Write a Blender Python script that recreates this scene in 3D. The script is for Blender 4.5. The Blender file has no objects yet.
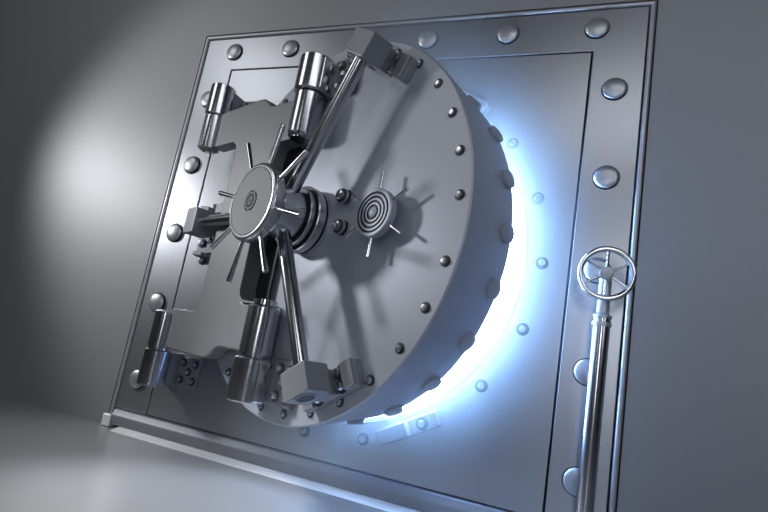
import bpy, bmesh, math
from mathutils import Vector, Matrix
S = bpy.context.scene
COL = S.collection
R = math.radians

# ------------------------------------------------------------------ materials
def steel(name, base, metallic=0.85, rough=0.35, grain=0.04, bump=0.0, scale=(3, 3, 60)):
    m = bpy.data.materials.new(name); m.use_nodes = True
    nt = m.node_tree; b = nt.nodes['Principled BSDF']
    b.inputs['Metallic'].default_value = metallic
    tc = nt.nodes.new('ShaderNodeTexCoord'); mp = nt.nodes.new('ShaderNodeMapping')
    mp.inputs['Scale'].default_value = scale
    nz = nt.nodes.new('ShaderNodeTexNoise'); nz.inputs['Scale'].default_value = 6; nz.inputs['Detail'].default_value = 4
    nt.links.new(tc.outputs['Object'], mp.inputs[0]); nt.links.new(mp.outputs[0], nz.inputs['Vector'])
    r = nt.nodes.new('ShaderNodeMapRange')
    r.inputs['To Min'].default_value = max(0.02, rough - grain); r.inputs['To Max'].default_value = rough + grain
    nt.links.new(nz.outputs['Fac'], r.inputs['Value']); nt.links.new(r.outputs[0], b.inputs['Roughness'])
    mx = nt.nodes.new('ShaderNodeMapRange'); mx.inputs['To Min'].default_value = 0.96; mx.inputs['To Max'].default_value = 1.04
    nt.links.new(nz.outputs['Fac'], mx.inputs['Value'])
    sc = nt.nodes.new('ShaderNodeVectorMath'); sc.operation = 'SCALE'; sc.inputs[0].default_value = base
    nt.links.new(mx.outputs[0], sc.inputs['Scale']); nt.links.new(sc.outputs[0], b.inputs['Base Color'])
    if bump:
        bp = nt.nodes.new('ShaderNodeBump'); bp.inputs['Strength'].default_value = bump; bp.inputs['Distance'].default_value = 0.002
        nt.links.new(nz.outputs['Fac'], bp.inputs['Height']); nt.links.new(bp.outputs[0], b.inputs['Normal'])
    return m

M_WALL = steel('painted_steel_wall', (0.25, 0.258, 0.275), 0.2, 0.50)
M_FLOOR = steel('satin_floor', (0.34, 0.34, 0.345), 0.25, 0.30, scale=(2, 2, 2))
M_FRAME = steel('satin_frame_steel', (0.38, 0.395, 0.43), 0.85, 0.33)
M_TRIM = steel('trim_steel', (0.42, 0.43, 0.46), 0.55, 0.34)
M_DOOR = steel('satin_door_steel', (0.32, 0.345, 0.41), 0.3, 0.44)
M_PLATE = steel('grey_hinge_paint', (0.17, 0.175, 0.19), 0.25, 0.48)
M_POL = steel('polished_barrel_steel', (0.50, 0.51, 0.55), 1.0, 0.20)
M_HUB = steel('hub_steel', (0.55, 0.56, 0.60), 0.9, 0.25)
M_WHEEL = steel('satin_wheel_steel', (0.17, 0.175, 0.19), 0.3, 0.58)
M_BAR = steel('polished_bar_steel', (0.50, 0.51, 0.55), 1.0, 0.18)
M_BRK = steel('bracket_steel', (0.235, 0.245, 0.27), 0.45, 0.40)
M_BOLT = steel('bolt_steel', (0.50, 0.51, 0.54), 0.95, 0.24)
M_RIVET = steel('rivet_steel', (0.42, 0.43, 0.45), 0.7, 0.36)
M_DARK = steel('dark_steel_and_shade', (0.03, 0.032, 0.04), 0.6, 0.45)  # dark metal, also painted shade under rivets and in the hinge slot
M_PALE_SHEEN = steel('pale_sheen_steel', (0.85, 0.85, 0.85), 0.3, 0.35)  # pale metal; on the corner blocks it paints in a bright reflection
M_CHROME = steel('chrome', (0.62, 0.63, 0.66), 1.0, 0.14)

def emit(name, col, s):
    m = bpy.data.materials.new(name); m.use_nodes = True
    b = m.node_tree.nodes['Principled BSDF']
    b.inputs['Base Color'].default_value = (0.8, 0.8, 0.8, 1)
    b.inputs['Emission Color'].default_value = (*col, 1); b.inputs['Emission Strength'].default_value = s
    return m
M_GLOW = emit('vault_light_diffuser', (0.34, 0.58, 1.0), 110.0)

M_RING = emit('glow_helper_tube', (0.30, 0.55, 1.0), 280.0)  # emission for the added glow arc on the jamb

# ------------------------------------------------------------------ helpers
def link(name, bm, mats, parent=None, loc=None, bevel=0, segs=2, angle=35):
    me = bpy.data.meshes.new(name)
    bmesh.ops.recalc_face_normals(bm, faces=bm.faces[:])
    bm.to_mesh(me); bm.free()
    if not isinstance(mats, (list, tuple)): mats = [mats]
    for m in mats: me.materials.append(m)
    for p in me.polygons: p.use_smooth = True
    me.set_sharp_from_angle(angle=R(angle))
    o = bpy.data.objects.new(name, me); COL.objects.link(o)
    if loc is not None: o.location = loc
    if parent is not None: o.parent = parent
    if bevel:
        md = o.modifiers.new('bevel', 'BEVEL'); md.width = bevel; md.segments = segs
        md.limit_method = 'ANGLE'; md.angle_limit = R(40); md.harden_normals = True
    return o

def thing(name, label, cat, loc, rz=0.0):
    o = bpy.data.objects.new(name, None); COL.objects.link(o)
    o.empty_display_size = 0.1
    o.location = loc; o.rotation_euler = (0, 0, rz)
    o['label'] = label; o['category'] = cat
    return o

def copy_part(o, parent, loc=None, rot=None):
    c = o.copy(); COL.objects.link(c); c.parent = parent
    if loc is not None: c.location = loc
    if rot is not None: c.rotation_euler = rot
    return c

def box(bm, x0, x1, y0, y1, z0, z1, mat=None, mi=0):
    vs = [bm.verts.new((x, y, z)) for x in (x0, x1) for y in (y0, y1) for z in (z0, z1)]
    if mat is not None:
        for v in vs: v.co = mat @ v.co
    for f in ((0, 1, 3, 2), (4, 6, 7, 5), (0, 4, 5, 1), (2, 3, 7, 6), (0, 2, 6, 4), (1, 5, 7, 3)):
        bm.faces.new([vs[i] for i in f]).material_index = mi

def frame_of(axis):
    a = Vector(axis).normalized()
    h = Vector((0, 0, 1)) if abs(a.z) < 0.9 else Vector((1, 0, 0))
    x = h.cross(a).normalized(); y = a.cross(x)
    return x, y, a

def lathe(bm, prof, org=(0, 0, 0), axis=(0, -1, 0), n=48, mis=None):
    x, y, a = frame_of(axis); org = Vector(org)
    rings = []
    for r, h in prof:
        if r < 1e-6: rings.append([bm.verts.new(org + a * h)])
        else: rings.append([bm.verts.new(org + a * h + x * (r * math.cos(2 * math.pi * i / n)) + y * (r * math.sin(2 * math.pi * i / n))) for i in range(n)])
    for k in range(len(rings) - 1):
        A, B = rings[k], rings[k + 1]
        mi = mis[k] if mis else 0
        for i in range(n):
            j = (i + 1) % n
            if len(A) == 1 and len(B) == 1: continue
            if len(A) == 1: f = bm.faces.new((A[0], B[i], B[j]))
            elif len(B) == 1: f = bm.faces.new((A[i], A[j], B[0]))
            else: f = bm.faces.new((A[i], A[j], B[j], B[i]))
            f.material_index = mi

def rod(bm, p, q, r0, r1=None, n=24, ch=0.004):
    r1 = r0 if r1 is None else r1
    p, q = Vector(p), Vector(q); L = (q - p).length
    lathe(bm, [(0, 0), (r0 - ch, 0), (r0, ch), (r1, L - ch), (r1 - ch, L), (0, L)], p, q - p, n)

def ring_tube(bm, R0, r, org, axis, n=64, k=12, a0=None, a1=None):
    x, y, a = frame_of(axis); org = Vector(org); g = []; arc = a0 is not None
    for i in range(n):
        t = (R(a0) + R(a1 - a0) * i / (n - 1)) if arc else 2 * math.pi * i / n; d = x * math.cos(t) + y * math.sin(t)
        g.append([bm.verts.new(org + d * (R0 + r * math.cos(2 * math.pi * j / k)) + a * (r * math.sin(2 * math.pi * j / k))) for j in range(k)])
    if arc: bm.faces.new(g[0]); bm.faces.new(g[-1])
    for i in range(n - 1 if arc else n):
        for j in range(k):
            bm.faces.new((g[i][j], g[(i + 1) % n][j], g[(i + 1) % n][(j + 1) % k], g[i][(j + 1) % k]))

def prism(bm, pts, y0, y1, mat=None):
    """outline pts (x, z) extruded from y0 to y1"""
    A = [bm.verts.new((x, y0, z)) for x, z in pts]; B = [bm.verts.new((x, y1, z)) for x, z in pts]
    if mat is not None:
        for v in A + B: v.co = mat @ v.co
    bm.faces.new(A); bm.faces.new(B)
    n = len(pts)
    for i in range(n):
        j = (i + 1) % n
        bm.faces.new((A[i], A[j], B[j], B[i]))

def holed(bm, x0, x1, z0, z1, c, r, y0, y1, n=144):
    """rectangular slab with a round hole"""
    angs = sorted(set([round(2 * math.pi * i / n, 6) for i in range(n)] +
        [round(math.atan2(z - c[1], x - c[0]) % (2 * math.pi), 6) for x in (x0, x1) for z in (z0, z1)]))
    rows = []
    for t in angs:
        ca, sa = math.cos(t), math.sin(t); k = 1e9
        if ca > 1e-9: k = min(k, (x1 - c[0]) / ca)
        if ca < -1e-9: k = min(k, (x0 - c[0]) / ca)
        if sa > 1e-9: k = min(k, (z1 - c[1]) / sa)
        if sa < -1e-9: k = min(k, (z0 - c[1]) / sa)
        i = (c[0] + r * ca, c[1] + r * sa); o = (c[0] + k * ca, c[1] + k * sa)
        rows.append([bm.verts.new((p[0], y, p[1])) for y in (y0, y1) for p in (i, o)])
    m = len(rows)
    for a in range(m):
        A, B = rows[a], rows[(a + 1) % m]
        bm.faces.new((A[0], A[1], B[1], B[0])); bm.faces.new((A[2], A[3], B[3], B[2]))
        bm.faces.new((A[0], B[0], B[2], A[2])); bm.faces.new((A[1], B[1], B[3], A[3]))

BLOOM = 1.2
CX, CZ = 1.45, 1.45          # centre of the vault opening
ZF = -0.15                   # floor level
RO = 1.175                   # radius of the opening

def dome_prof(r, h, gap=0.006):
    p = [(r * 0.86, 0), (r * 0.86, gap), (r, gap + 0.002), (r, gap + h * 0.3)]
    for t in (20, 40, 60, 75): p.append((r * math.cos(R(t)) , gap + h * 0.3 + (h * 0.7) * math.sin(R(t))))
    p.append((0, gap + h)); return p

# ------------------------------------------------------------------ the setting
bm = bmesh.new(); box(bm, -9, 10, -9, 0.6, ZF - 0.1, ZF)
o = link('floor', bm, M_FLOOR); o['kind'] = 'structure'
bm = bmesh.new()
box(bm, -9, -0.380, 0, 0.6, ZF, 6.5); box(bm, 3.275, 10, 0, 0.6, ZF, 6.5); box(bm, -0.380, 3.275, 0, 0.6, 3.267, 6.5)
o = link('wall_back', bm, M_WALL); o['kind'] = 'structure'
# floor ramp strip in front of the frame
bm = bmesh.new()
prof = [(0.0, ZF), (-0.118, ZF), (-0.112, ZF + 0.006), (-0.034, ZF + 0.024), (0.0, ZF + 0.026)]
A = [bm.verts.new((-0.20, y, z)) for y, z in prof]; B = [bm.verts.new((3.25, y, z)) for y, z in prof]
bm.faces.new(A); bm.faces.new(B)
for i in range(len(prof)):
    j = (i + 1) % len(prof); bm.faces.new((A[i], A[j], B[j], B[i]))
o = link('trim_1', bm, M_PALE_SHEEN); o['kind'] = 'structure'

# ------------------------------------------------------------------ frame
FR = thing('vault_door_frame', 'square riveted steel frame around the round vault doorway, standing on the floor', 'door frame', (CX, 0, ZF))
def fp(name, bm, m, **k):
    bm.transform(Matrix.Translation((-CX, 0, -ZF)))
    return link(name, bm, m, FR, **k)
bm = bmesh.new()
prism(bm, [(-0.322, 0.0), (-0.012, 0.0), (-0.012, 2.912), (2.912, 2.912), (2.912, 0.0), (3.225, 0.0), (3.225, 3.218), (-0.322, 3.214)], 0.0, 0.14)
fp('border_plate', bm, M_FRAME, bevel=0.006)
bm = bmesh.new(); holed(bm, 0.002, 2.900, 0.004, 2.900, (CX, CZ), RO, 0.0, 0.2)
fp('inner_panel', bm, M_FRAME, bevel=0.006)
# backing behind the grooves
bm = bmesh.new(); holed(bm, -0.380, 3.275, ZF, 3.267, (CX, CZ), RO + 0.03, 0.15, 0.3)
fp('backing_plate', bm, M_DARK)
# beaded trim: left, top, right
def bead(p0, p1, m0, m1):
    # cross-section: rounded bead between inner and outer edge; p = outer corner, m = inner corner
    bm = bmesh.new(); n = 8; rows = []
    for (po, pi) in ((p0, m0), (p1, m1)):
        r = []
        for i in range(n + 1):
            t = math.pi * i / n; k = (1 - math.cos(t)) / 2
            k = 0.06 + 0.88 * k
            r.append(bm.verts.new((po[0] + (pi[0] - po[0]) * k, -0.022 * math.sin(t) ** 0.8 + 0.012, po[1] + (pi[1] - po[1]) * k)))
        rows.append(r)
    for i in range(n): bm.faces.new((rows[0][i], rows[0][i + 1], rows[1][i + 1], rows[1][i]))
    # closing back
    b = [bm.verts.new((v.co.x, 0.14, v.co.z)) for r in rows for v in (r[0], r[-1])]
    bm.faces.new((rows[0][0], rows[1][0], b[2], b[0])); bm.faces.new((rows[0][-1], b[1], b[3], rows[1][-1]))
    bm.faces.new((b[0], b[1], b[3], b[2]))
    bm.faces.new(list(rows[0]) + [b[1], b[0]]); bm.faces.new(list(rows[1]) + [b[3], b[2]])
    fp('edge_trim', bm, M_TRIM)
OL, OR_, OT, IL, IR, IT = -0.371, 3.270, 3.258, -0.333, 3.231, 3.226
bead((OL, -0.055), (OL, OT), (IL, -0.055), (IL, IT))
bead((OL, OT), (OR_, OT), (IL, IT), (IR, IT))
bead((OR_, OT), (OR_, -0.055), (IR, IT), (IR, -0.055))
# bottom rail: sloping lit face over a dark upright
bm = bmesh.new()
prof = [(0.14, -0.004), (0.006, -0.004), (-0.012, -0.014), (-0.026, -0.05), (-0.03, -0.058), (-0.03, ZF + 0.027), (0.14, ZF + 0.027)]
A = [bm.verts.new((-0.31, y, z)) for y, z in prof]; B = [bm.verts.new((3.23, y, z)) for y, z in prof]
bm.faces.new(A); bm.faces.new(B)
for i in range(len(prof)):
    j = (i + 1) % len(prof); bm.faces.new((A[i], A[j], B[j], B[i]))
fp('bottom_rail', bm, M_BRK)
for x0, x1 in ((-0.388, -0.305), (3.225, 3.285)):
    bm = bmesh.new(); box(bm, x0, x1, -0.04, 0.1, ZF + 0.003, -0.056)
    o = fp('corner_block', bm, M_PALE_SHEEN, bevel=0.008)  # white reflection on the block put into its pale colour
# round jamb of the opening
bm = bmesh.new()
lathe(bm, [(RO + 0.028, -0.2), (RO - 0.004, -0.2), (RO - 0.004, -0.004), (RO + 0.004, 0.006), (RO + 0.02, 0.008), (RO + 0.028, 0.002)], (CX, 0, CZ), (0, -1, 0), 128)
fp('opening_ring', bm, M_FRAME)
# large domed rivets
first = None
spots = [(-0.17, z) for z in (2.63, 2.025, 1.43, 0.85, 0.24)] + [(3.063, z) for z in (2.63, 2.03, 1.44, 0.84, 0.24)] + \
        [(x, 3.078) for x in (-0.015, 0.55, 1.15, 1.745, 2.335, 2.92)]
for x, z in spots:
    if first is None:
        bm = bmesh.new(); lathe(bm, dome_prof(0.073, 0.026, 0.008), n=40)
        lathe(bm, [(0, 0), (0.08, 0), (0.08, 0.003), (0, 0.003)], n=40, mis=[1, 1, 1]); first = link('rivet', bm, [M_RIVET, M_DARK], FR); first.location = (x - CX, 0, z - ZF)  # dark disc paints the contact shade around each rivet
    else: copy_part(first, FR, (x - CX, 0, z - ZF))
# ring of small bolts around the opening
def bolt_mesh(r, h):
    bm = bmesh.new()
    lathe(bm, [(r * 1.65, 0), (r * 1.65, 0.003), (r * 1.05, 0.004), (r, 0.005), (r, h * 0.6), (r * 0.8, h), (0, h * 1.05)], n=24, mis=[1, 1, 1, 0, 0, 0])
    return bm
sb = link('ring_bolt', bolt_mesh(0.024, 0.03), [M_BOLT, M_DARK], FR)
for k in range(19):
    t = R(0.2 + k * 360 / 19); lo = (1.295 * math.cos(t), 0, CZ + 1.295 * math.sin(t) - ZF)
    if k == 0: sb.location = lo
    else: copy_part(sb, FR, lo)
# catch brackets on the wall for the three pressure bars
def polar_mat(ang, cx, cz):
    # local x = tangential, z = radial, y = into the wall
    ra = Vector((math.cos(ang), 0, math.sin(ang))); ta = Vector((-math.sin(ang), 0, math.cos(ang)))
    m = Matrix.Identity(4)
    for i in range(3): m[i][0] = ta[i]; m[i][1] = (0, 1, 0)[i]; m[i][2] = ra[i]
    m[0][3] = cx; m[2][3] = cz
    return m
cb = None
for ang in (-61, 60, 180):
    m = polar_mat(R(ang), CX, CZ)
    bm = bmesh.new()
    box(bm, -0.20, 0.20, -0.035, 0.0, 1.235, 1.335, m)
    box(bm, -0.195, 0.005, -0.11, -0.034, 1.24, 1.33, m)
    box(bm, 0.165, 0.198, -0.075, -0.034, 1.24, 1.33, m)
    cb = fp('catch_bracket', bm, M_BRK, bevel=0.008)
    bm = bolt_mesh(0.024, 0.03); p = m @ Vector((0.09, -0.035, 1.285)); bm.transform(Matrix.Translation(p)); bm.transform(Matrix.Translation((-CX, 0, -ZF)))
    link('bracket_bolt', bm, [M_BOLT, M_DARK], cb)
# wall halves of the crane hinge
HX, HY = 0.148, -0.20
def quincunx(w, h): return [(-w, -h), (w, -h), (0, 0), (-w, h), (w, h)]
for s in (1, -1):
    z0, z1 = (CZ + 0.905, CZ + 1.165) if s > 0 else (CZ - 1.205, CZ - 0.945)
    bm = bmesh.new()
    lathe(bm, [(0, z0), (0.088, z0), (0.096, z0 + 0.008), (0.096, z1 - 0.008), (0.088, z1), (0, z1)], (HX, HY, 0), (0, 0, 1), 48)
    kn = fp('wall_hinge_knuckle', bm, M_POL)
    bm = bmesh.new()
    box(bm, HX - 0.06, HX + 0.075, HY + 0.02, 0.0, z0 + 0.012, z1 - 0.012)
    bm.transform(Matrix.Translation((-CX, 0, -ZF))); link('hinge_arm', bm, M_BRK, kn, bevel=0.01)
    zc = (z0 + z1) / 2
    bm = bmesh.new(); box(bm, HX + 0.04, HX + 0.255, -0.03, 0.0, zc - 0.105, zc + 0.105)
    bm.transform(Matrix.Translation((-CX, 0, -ZF))); link('hinge_flange', bm, M_PLATE, kn, bevel=0.006)
    for dx, dz in quincunx(0.055, 0.062):
        bm = bolt_mesh(0.018, 0.026); bm.transform(Matrix.Translation((HX + 0.165 + dx - CX, -0.03, zc + dz - ZF)))
        link('flange_bolt', bm, [M_BOLT, M_DARK], kn)

# ------------------------------------------------------------------ vault interior light
VT = thing('vault_light', 'brilliant blue-white light glowing inside the vault behind the open door', 'light', (CX, 1.2, ZF))
def sector(bm, r0, r1, a0, a1, y0, y1, n=60):
    g = []
    for i in range(n + 1):
        t = R(a0 + (a1 - a0) * i / n)
        g.append([bm.verts.new((r * math.cos(t), y, CZ - ZF + r * math.sin(t))) for r, y in ((r0, y0), (r1, y0), (r1, y1), (r0, y1))])
    for i in range(n):
        for k in range(4): bm.faces.new((g[i][k], g[i][(k + 1) % 4], g[i + 1][(k + 1) % 4], g[i + 1][k]))
    bm.faces.new(g[0]); bm.faces.new(g[-1])
bm = bmesh.new(); sector(bm, 0.55, 1.16, -100, 52, -0.04, 0.0)
link('diffuser', bm, M_GLOW, VT)
bm = bmesh.new(); lathe(bm, [(0, 0.0), (RO + 0.02, 0.0), (RO + 0.02, -0.05), (0, -0.05)], (0, 0, CZ - ZF), (0, -1, 0), 96)
link('light_housing', bm, M_BRK, VT)
bm = bmesh.new(); ring_tube(bm, RO - 0.022, 0.014, (0, -1.214, CZ - ZF), (0, -1, 0), 96, 10, -66, 46)  # glowing arc added at the lip to brighten wall and post
link('glow_helper_arc', bm, M_RING, VT)
bm = bmesh.new(); lathe(bm, [(RO + 0.03, -1.3), (RO + 0.003, -1.3), (RO + 0.003, -0.201), (RO + 0.03, -0.201), (RO + 0.03, -1.3)], (CX, 0, CZ), (0, -1, 0), 128)
o = link('trim_2', bm, M_WALL); o['kind'] = 'structure'

# ------------------------------------------------------------------ vault door
TH = R(23.66)
DC = Vector((1.399, -0.556, CZ)); DB = 1.2
VD = thing('vault_door', 'huge round steel bank vault door swung ajar, with spoked handwheel and three locking bars', 'door', (DC.x, DC.y, CZ - DB), -TH)
def dp(name, bm, m, parent=None, **k):
    bm.transform(Matrix.Translation((0, 0, DB)))
    return link(name, bm, m, parent or VD, **k)
OUT = (0, -1, 0)
bm = bmesh.new()
lathe(bm, [(0, 0), (1.194, 0), (1.202, -0.008), (1.195, -0.06), (1.137, -0.47), (1.125, -0.48), (1.05, -0.48), (1.04, -0.5), (0, -0.5)], axis=OUT, n=192)
slab = dp('door_slab', bm, M_DOOR)
fb = None
for k in range(31):
    t = R(3.6 + k * 360 / 30.5)
    if k > 29: break
    t = R(3.6 + 11.85 * k) if k < 5 else R(3.6 - 11.85 * (30.38 - k))
    lo = (1.134 * math.cos(t), 0, DB + 1.134 * math.sin(t))
    if fb is None: fb = link('face_bolt', bolt_mesh(0.017, 0.018), [M_BOLT, M_DARK], VD); fb.location = lo
    else: copy_part(fb, VD, lo)
lb = None
for k in range(24):
    t = R(15 * k)
    if lb is None:
        bm = bmesh.new(); lathe(bm, [(0.054, 0), (0.054, 0.010), (0.054, 0.014), (0.054, 0.030), (0.048, 0.034), (0, 0.034)], (0, 0, 0), (1, 0, 0), 32)
        lb = link('locking_bolt', bm, [M_DOOR, M_DARK], VD)
        first_lb = lb
    else: lb = copy_part(first_lb, VD)
    lb.location = (1.138 * math.cos(t), 0.395, DB + 1.138 * math.sin(t)); lb.rotation_euler = (0, -t, 0)
# hub
bm = bmesh.new()
lathe(bm, [(0.205, 0), (0.205, 0.028), (0.193, 0.03), (0.193, 0.04), (0.205, 0.042), (0.208, 0.046), (0.208, 0.092), (0.202, 0.098), (0.178, 0.098), (0.178, 0.106),
           (0.186, 0.108), (0.188, 0.112), (0.188, 0.138), (0.184, 0.142), (0.150, 0.142), (0.150, 0.152), (0.155, 0.154), (0.155, 0.30), (0.14, 0.32), (0.14, 0.352), (0, 0.352)], axis=OUT, n=72,
      mis=[0, 1, 1, 1, 0, 0, 0, 1, 1, 1, 0, 0, 0, 1, 1, 1, 0, 0, 0, 0])
hub = dp('hub', bm, [M_HUB, M_DARK])
for ang in (22, -9):
    bm = bmesh.new(); p = (0.35 * math.cos(R(ang)), 0, 0.35 * math.sin(R(ang)))
    lathe(bm, [(0.045, 0), (0.045, 0.02), (0.036, 0.02), (0.036, 0.03), (0.042, 0.034), (0.042, 0.055), (0.03, 0.06), (0.03, 0.075), (0.02, 0.08), (0, 0.08)], p, OUT, 32, mis=[0, 1, 1, 0, 0, 1, 0, 0, 0])
    dp('hub_nut', bm, [M_BOLT, M_DARK])
# pressure bars
for ang in (61, -60, 180):
    a = R(ang); d = Vector((math.cos(a), 0, math.sin(a)))
    bm = bmesh.new(); rod(bm, d * 0.10 + Vector((0, -0.222, 0)), d * 1.06 + Vector((0, -0.222, 0)), 0.041, n=40)
    dp('locking_bar', bm, M_BAR)
    m = polar_mat(a, 0, 0)
    bm = bmesh.new()
    box(bm, -0.195, 0.195, -0.055, 0.0, 0.985, 1.125, m)
    box(bm, 0.118, 0.195, -0.085, -0.054, 0.985, 1.125, m)
    box(bm, -0.195, -0.118, -0.085, -0.054, 0.985, 1.125, m)
    bk = dp('bar_bracket', bm, M_BRK, bevel=0.007)
    bm = bmesh.new(); n = 0
    # hollow head the bar slides into
    x0, x1, z0, z1, y0, y1 = -0.095, 0.095, 0.98, 1.13, -0.288, -0.135
    box(bm, x0, x1, y0, y1, z0, z1, m)
    box(bm, -0.052, 0.052, -0.136, -0.05, 0.987, 1.123, m)
    bm.transform(Matrix.Translation((0, 0, DB))); link('bracket_head', bm, M_BRK, bk, bevel=0.008)
    bm = bmesh.new(); q = d * 1.128 + Vector((0, -0.222, 0))
    lathe(bm, [(0.058, 0), (0.058, 0.006), (0.046, 0.006), (0.042, 0.003), (0, 0.003)], q, d, 40, mis=[0, 0, 1, 1])
    bm.transform(Matrix.Translation((0, 0, DB))); link('bar_end', bm, [M_BRK, M_DARK], bk)
    for sx in (-1, 1):
        for rr in (1.02, 1.092):
            bm = bolt_mesh(0.023, 0.036); p = m @ Vector((sx * 0.090, -0.055, rr)); bm.transform(Matrix.Translation(p + Vector((0, 0, DB))))
            link('bracket_bolt', bm, [M_BOLT, M_DARK], bk)
# big spoked handwheel on the hub
bm = bmesh.new()
lathe(bm, [(0.13, 0.350), (0.20, 0.353), (0.226, 0.360), (0.233, 0.370), (0.233, 0.415), (0.226, 0.424), (0.214, 0.428), (0.207, 0.428), (0.205, 0.423), (0.201, 0.423), (0.199, 0.428),
           (0.062, 0.429), (0.060, 0.422), (0.054, 0.422), (0.052, 0.432), (0.040, 0.434), (0.038, 0.424), (0.0, 0.422)], axis=OUT, n=96,
      mis=[0, 2, 2, 2, 2, 2, 2, 1, 1, 1, 0, 1, 1, 0, 0, 1, 0])
hw = dp('handwheel', bm, [M_WHEEL, M_DARK, M_HUB])
bm = bmesh.new(); lathe(bm, [(0.034, 0.422), (0.034, 0.436), (0.026, 0.439), (0.02, 0.434), (0.012, 0.434), (0, 0.444)], axis=OUT, n=32)
dp('wheel_cap', bm, M_WHEEL, hw)
for k in range(8):
    a = R(-13 + 45 * k); d = Vector((math.cos(a), 0, math.sin(a)))
    bm = bmesh.new(); rod(bm, d * 0.225 + Vector((0, -0.392, 0)), d * 0.475 + Vector((0, -0.392, 0)), 0.011, 0.0165, 20)
    dp('wheel_spoke', bm, M_BAR, hw)
# small dial wheel
SX, SZ = 0.660, -0.010
bm = bmesh.new()
pr = [(0.05, 0.0), (0.05, 0.05), (0.117, 0.052), (0.132, 0.058), (0.132, 0.095), (0.127, 0.1)]
mi = [0, 0, 0, 0, 0]
for r in (0.107, 0.083, 0.059, 0.036):
    pr += [(r + 0.006, 0.1), (r + 0.004, 0.094), (r - 0.004, 0.094), (r - 0.006, 0.1)]; mi += [0, 1, 1, 1]
pr += [(0.018, 0.104), (0, 0.106)]; mi += [0, 0]
lathe(bm, pr, (SX, 0, SZ), OUT, 64, mis=mi)
sw = dp('dial_wheel', bm, [M_DOOR, M_DARK])
for k in range(6):
    a = R(30 + 60 * k); d = Vector((math.cos(a), 0, math.sin(a))); o0 = Vector((SX, -0.076, SZ))
    bm = bmesh.new(); rod(bm, o0 + d * 0.118, o0 + d * 0.235, 0.008, 0.009, 16, 0.002)
    dp('dial_spoke', bm, M_CHROME, sw)
# door halves of the crane hinge
AX, AD = -0.097, 0.13
for s in (1, -1):
    z0, z1 = (0.832, 1.075) if s > 0 else (-1.105, -0.855)
    bm = bmesh.new()
    lathe(bm, [(0, z0), (0.102, z0), (0.110, z0 + 0.008), (0.110, z1 - 0.008), (0.102, z1), (0, z1)], (AX, -AD, 0), (0, 0, 1), 56)
    kn = dp('door_hinge_knuckle', bm, M_POL)
    bm = bmesh.new(); box(bm, AX - 0.07, AX + 0.09, -AD, 0, z0 + 0.012, z1 - 0.012); box(bm, AX, AX + 0.118, -AD - 0.025, -AD + 0.05, z0 + 0.008, z1 - 0.008)
    dp('hinge_arm', bm, M_POL, kn, bevel=0.012)
    bm = bmesh.new(); box(bm, AX + 0.05, AX + 0.30, -0.035, 0, s * 0.965 - 0.13, s * 0.965 + 0.13)
    dp('hinge_flange', bm, M_PLATE, kn, bevel=0.006)
    for dx, dz in quincunx(0.05, 0.075):
        bm = bolt_mesh(0.021, 0.03); bm.transform(Matrix.Translation((AX + 0.205 + dx, -0.035, s * 0.965 + dz)))
        dp('flange_bolt', bm, [M_BOLT, M_DARK], kn)

# ------------------------------------------------------------------ crane hinge plate
CH = thing('crane_hinge', 'thick grey steel crane hinge plate carrying the round vault door, with polished barrels', 'hinge', (0.13, HY, CZ - 0.95), -math.atan2(0.417, 1.084))
HB = 0.95
half = [(0.44, 0.40), (0.44, 0.55), (0.425, 0.60), (0.39, 0.625), (0.36, 0.63), (0.10, 0.63), (0.06, 0.65), (0.05, 0.92), (0.60, 0.93), (0.67, 0.925), (0.72, 0.90), (0.77, 0.855), (0.82, 0.84), (1.19, 0.835),
        (1.19, 0.545), (1.00, 0.545), (0.955, 0.535), (0.928, 0.505), (0.918, 0.46), (0.918, 0.38)]
out = half + [(x, -z) for x, z in reversed(half)]
bm = bmesh.new(); prism(bm, [(x, z + HB) for x, z in out], -0.004, 0.10)
pl = link('hinge_plate', bm, M_PLATE, CH, bevel=0.016, segs=3)
pl.modifiers['bevel'].limit_method = 'ANGLE'
ch_in = [(1.19, 0.544), (1.00, 0.544), (0.955, 0.534), (0.929, 0.505), (0.919, 0.46)]
ch_out = [(1.19, 0.530), (1.01, 0.530), (0.965, 0.520), (0.943, 0.496), (0.934, 0.455)]
lo = ch_in + [(x, -z) for x, z in reversed(ch_in)] + [(x, -z) for x, z in ch_out] + list(reversed(ch_out))
bm = bmesh.new(); A = []; n = len(ch_in) * 2
fi = ch_in + [(x, -z) for x, z in reversed(ch_in)]; fo = ch_out + [(x, -z) for x, z in reversed(ch_out)]
rows = [[bm.verts.new((p[0], y, p[1] + HB)) for p, y in ((a, -0.02), (b, -0.02), (b, 0.115), (a, 0.115))] for a, b in zip(fi, fo)]
for i in range(n - 1):
    for k in range(4): bm.faces.new((rows[i][k], rows[i][(k + 1) % 4], rows[i + 1][(k + 1) % 4], rows[i + 1][k]))
bm.faces.new(rows[0]); bm.faces.new(rows[-1])
link('slot_rim', bm, M_WHEEL, CH, bevel=0.004)
bm = bmesh.new(); box(bm, 0.925, 1.08, 0.098, 0.11, HB - 0.535, HB + 0.535)
link('slot_shade', bm, M_DARK, CH)  # dark sheet added for the deep shade inside the slot
LI = 1.208
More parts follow.
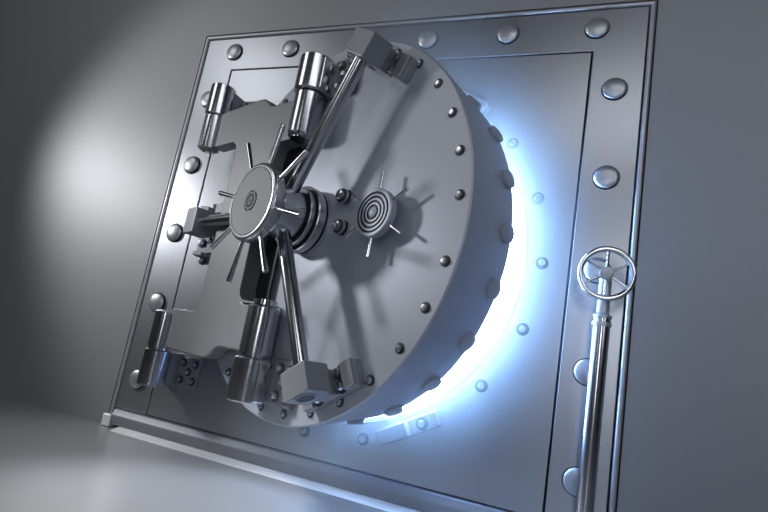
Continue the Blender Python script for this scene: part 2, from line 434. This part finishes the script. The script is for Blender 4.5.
for s in (1, -1):
    z0, z1 = (0.615, 0.902) if s > 0 else (-0.942, -0.66)
    bm = bmesh.new(); lathe(bm, [(0, z0), (0.06, z0), (0.082, z0 + 0.012), (0.082, z1 - 0.014), (0.07, z1 - 0.012), (0.07, z1), (0, z1)] if s > 0 else [(0, z0), (0.07, z0), (0.07, z0 + 0.012), (0.082, z0 + 0.014), (0.082, z1 - 0.012), (0.06, z1), (0, z1)], (0.018, 0, HB), (0, 0, 1), 48)
    link('outer_barrel', bm, M_POL, CH)
    z0, z1 = (0.53, 0.828) if s > 0 else (-0.85, -0.55)
    bm = bmesh.new(); lathe(bm, [(0, z0), (0.085, z0), (0.096, z0 + 0.012), (0.096, z1 - 0.014), (0.08, z1 - 0.012), (0.08, z1), (0, z1)] if s > 0 else [(0, z0), (0.08, z0), (0.08, z0 + 0.012), (0.096, z0 + 0.014), (0.096, z1 - 0.012), (0.085, z1), (0, z1)], (LI, 0, HB), (0, 0, 1), 56)
    link('inner_barrel', bm, M_POL, CH)
    z0, z1 = sorted((s * 0.515, s * 0.545))
    bm = bmesh.new(); lathe(bm, [(0, z0), (0.07, z0), (0.07, z1), (0, z1)], (LI, 0, HB), (0, 0, 1), 40)
    link('barrel_collar', bm, M_CHROME, CH)

# ------------------------------------------------------------------ handwheel stand
HS = thing('handwheel_stand', 'slender steel post topped by a six-spoked wheel, standing before the frame on the right', 'handwheel', (3.112, -0.17, ZF))
def hp(name, bm, m, parent=None, **k): return link(name, bm, m, parent or HS, **k)
bm = bmesh.new(); lathe(bm, [(0, 0), (0.13, 0), (0.13, 0.015), (0.12, 0.025), (0.06, 0.03), (0.055, 0.05), (0, 0.05)], axis=(0, 0, 1)); hp('base', bm, M_BRK)
bm = bmesh.new(); lathe(bm, [(0, 0.04), (0.046, 0.04), (0.046, 1.29), (0, 1.29)], axis=(0, 0, 1), n=40); hp('post', bm, M_POL)
bm = bmesh.new(); lathe(bm, [(0.046, 1.24), (0.052, 1.243), (0.052, 1.262), (0.046, 1.265)], axis=(0, 0, 1), n=40)
lathe(bm, [(0.046, 1.285), (0.05, 1.288), (0.05, 1.30), (0.034, 1.315), (0.034, 1.56), (0.02, 1.575), (0, 1.575)], axis=(0, 0, 1), n=40); hp('collar', bm, M_TRIM)
WZ = 1.375 - ZF; WA = Vector((0.06, -1, -0.10)).normalized()
WO = Vector((0.0, -0.07, WZ)); WR = 0.136
bm = bmesh.new(); rod(bm, (0, 0.02, WZ), WO + WA * 0.0, 0.028); hp('axle', bm, M_TRIM)
bm = bmesh.new(); ring_tube(bm, WR, 0.0165, WO + WA * 0.015, WA); whl = hp('wheel_rim', bm, M_CHROME)
bm = bmesh.new(); lathe(bm, [(0, -0.02), (0.036, -0.02), (0.038, 0.0), (0.036, 0.028), (0.026, 0.034), (0.018, 0.034), (0.016, 0.026), (0.010, 0.026), (0, 0.032)], WO, WA, 32); hp('wheel_hub', bm, M_TRIM, whl)
x, y, a = frame_of(WA)
for k in range(6):
    t = R(90 + 60 * k); d = x * math.cos(t) + y * math.sin(t)
    bm = bmesh.new(); rod(bm, WO + d * 0.024 + WA * 0.004, WO + d * (WR - 0.006) + WA * 0.014, 0.0085, 0.0065, 16, 0.001)
    hp('wheel_spoke', bm, M_CHROME, whl)

# added volume imitating bloom around the lit gap, thickest close to it
mh = bpy.data.materials.new('bloom_scatter'); mh.use_nodes = True
nt = mh.node_tree; nt.nodes.remove(nt.nodes['Principled BSDF']); vo = nt.nodes.new('ShaderNodeVolumeScatter')
vo.inputs['Color'].default_value = (0.75, 0.87, 1, 1)
tc = nt.nodes.new('ShaderNodeTexCoord'); sp = nt.nodes.new('ShaderNodeSeparateXYZ'); nt.links.new(tc.outputs['Object'], sp.inputs[0])
def mth(op, a, b=None, clamp=False):
    n = nt.nodes.new('ShaderNodeMath'); n.operation = op; n.use_clamp = clamp
    for i, v in enumerate((a, b)):
        if v is None: continue
        if isinstance(v, (int, float)): n.inputs[i].default_value = v
        else: nt.links.new(v, n.inputs[i])
    return n.outputs[0]
X, Y, Z = sp.outputs
rad = mth('SQRT', mth('ADD', mth('MULTIPLY', X, X), mth('MULTIPLY', Z, Z)))
dr = mth('SUBTRACT', rad, 1.12); yy = mth('MULTIPLY', Y, 0.48)
dist = mth('SQRT', mth('ADD', mth('MULTIPLY', dr, dr), mth('MULTIPLY', yy, yy)))
fall = mth('SUBTRACT', 1.0, mth('DIVIDE', dist, 0.64), True)
side = mth('MULTIPLY', mth('ADD', X, 0.25), 1.6, True)
nt.links.new(mth('MULTIPLY', mth('MULTIPLY', mth('POWER', fall, 2.0), side), BLOOM), vo.inputs['Density'])
nt.links.new(vo.outputs[0], nt.nodes['Material Output'].inputs['Volume'])
bm = bmesh.new(); n = 48; g = []
for i in range(n + 1):
    t = R(-100 + 200 * i / n)
    g.append([bm.verts.new((r * math.cos(t), y, r * math.sin(t))) for r, y in ((0.36, -0.004), (1.88, -0.004), (1.88, -1.55), (0.36, -1.55))])
for i in range(n):
    for k in range(4): bm.faces.new((g[i][k], g[i][(k + 1) % 4], g[i + 1][(k + 1) % 4], g[i + 1][k]))
bm.faces.new(g[0]); bm.faces.new(g[-1])
o = link('bloom_volume', bm, mh, loc=(CX, 0, CZ)); o['label'] = 'added volume imitating the blue bloom around the lit gap of the vault door'; o['category'] = 'bloom_volume'; o['kind'] = 'stuff'

# ------------------------------------------------------------------ camera
cam = bpy.data.cameras.new('camera'); co = bpy.data.objects.new('camera', cam); COL.objects.link(co)
fw = Vector((-0.37293862, 0.90844515, 0.1887967)).normalized(); up = Vector((-0.08889879, -0.2375243, 0.96730513)).normalized()
rt = fw.cross(up).normalized(); up = rt.cross(fw)
mw = Matrix.Identity(4)
for i in range(3):
    mw[i][0] = rt[i]; mw[i][1] = up[i]; mw[i][2] = -fw[i]
mw.translation = (3.06280266, -3.33187038, 0.71191759)
co.matrix_world = mw
cam.sensor_width = 36; cam.lens = 531.155 * 36 / 768; cam.clip_start = 0.02
S.camera = co

# ------------------------------------------------------------------ lights
def area(name, loc, tgt, size, power, col=(1, 1, 1), sy=None, spread=180):
    l = bpy.data.lights.new(name, 'AREA'); l.energy = power; l.color = col; l.size = size; l.spread = R(spread)
    if sy: l.shape = 'RECTANGLE'; l.size_y = sy
    o = bpy.data.objects.new(name, l); COL.objects.link(o); o.location = loc
    o.rotation_euler = (Vector(tgt) - Vector(loc)).to_track_quat('-Z', 'Y').to_euler(); return o
l = bpy.data.lights.new('key_spot', 'SPOT'); l.energy = 430; l.spot_size = R(76); l.spot_blend = 0.5; l.shadow_soft_size = 0.30
o = bpy.data.objects.new('key_spot', l); COL.objects.link(o); o.location = (-3.6, -2.2, 2.5)
o.rotation_euler = (Vector((1.2, -0.7, 1.9)) - Vector(o.location)).to_track_quat('-Z', 'Y').to_euler()
area('ceiling_panel', (4.2, -4.6, 4.9), (3.2, 0, 1.9), 4.5, 36, (0.95, 0.97, 1), 0.8)
l = bpy.data.lights.new('floor_spot', 'SPOT'); l.energy = 1900; l.spot_size = R(21); l.spot_blend = 0.9; l.shadow_soft_size = 0.2
o = bpy.data.objects.new('floor_spot', l); COL.objects.link(o); o.location = (-2.6, -2.2, 4.0)
o.rotation_euler = (Vector((1.5, -0.95, -0.15)) - Vector(o.location)).to_track_quat('-Z', 'Y').to_euler()
area('left_ceiling_panel', (-3.2, -4.3, 5.2), (0.3, 0, 2.4), 1.8, 38)
area('right_fill', (6.0, -4.0, 2.6), (1.6, -0.6, 1.4), 1.2, 26, (0.8, 0.88, 1), 2.0)  # unseen fill added to brighten the hub's right side
area('back_sheen_strip', (3.7, -6.5, 2.0), (1.6, 0, 1.4), 0.8, 40, (0.95, 0.97, 1), 2.6)  # unseen strip added for highlights on the polished cylinders
area('front_sheen_strip', (0.4, -6.0, 2.8), (1.2, 0, 1.4), 0.5, 14, (0.95, 0.97, 1), 3.0)  # unseen strip added for reflected streaks on the barrels

w = bpy.data.worlds.new('world'); S.world = w; w.use_nodes = True
bg = w.node_tree.nodes['Background']; bg.inputs[0].default_value = (0.35, 0.4, 0.5, 1); bg.inputs[1].default_value = 0.03
vs = S.view_settings; S.display_settings.display_device = 'sRGB'
vs.view_transform = 'Standard'; vs.look = 'None'; vs.exposure = 0.0; vs.gamma = 1.0; vs.use_curve_mapping = False
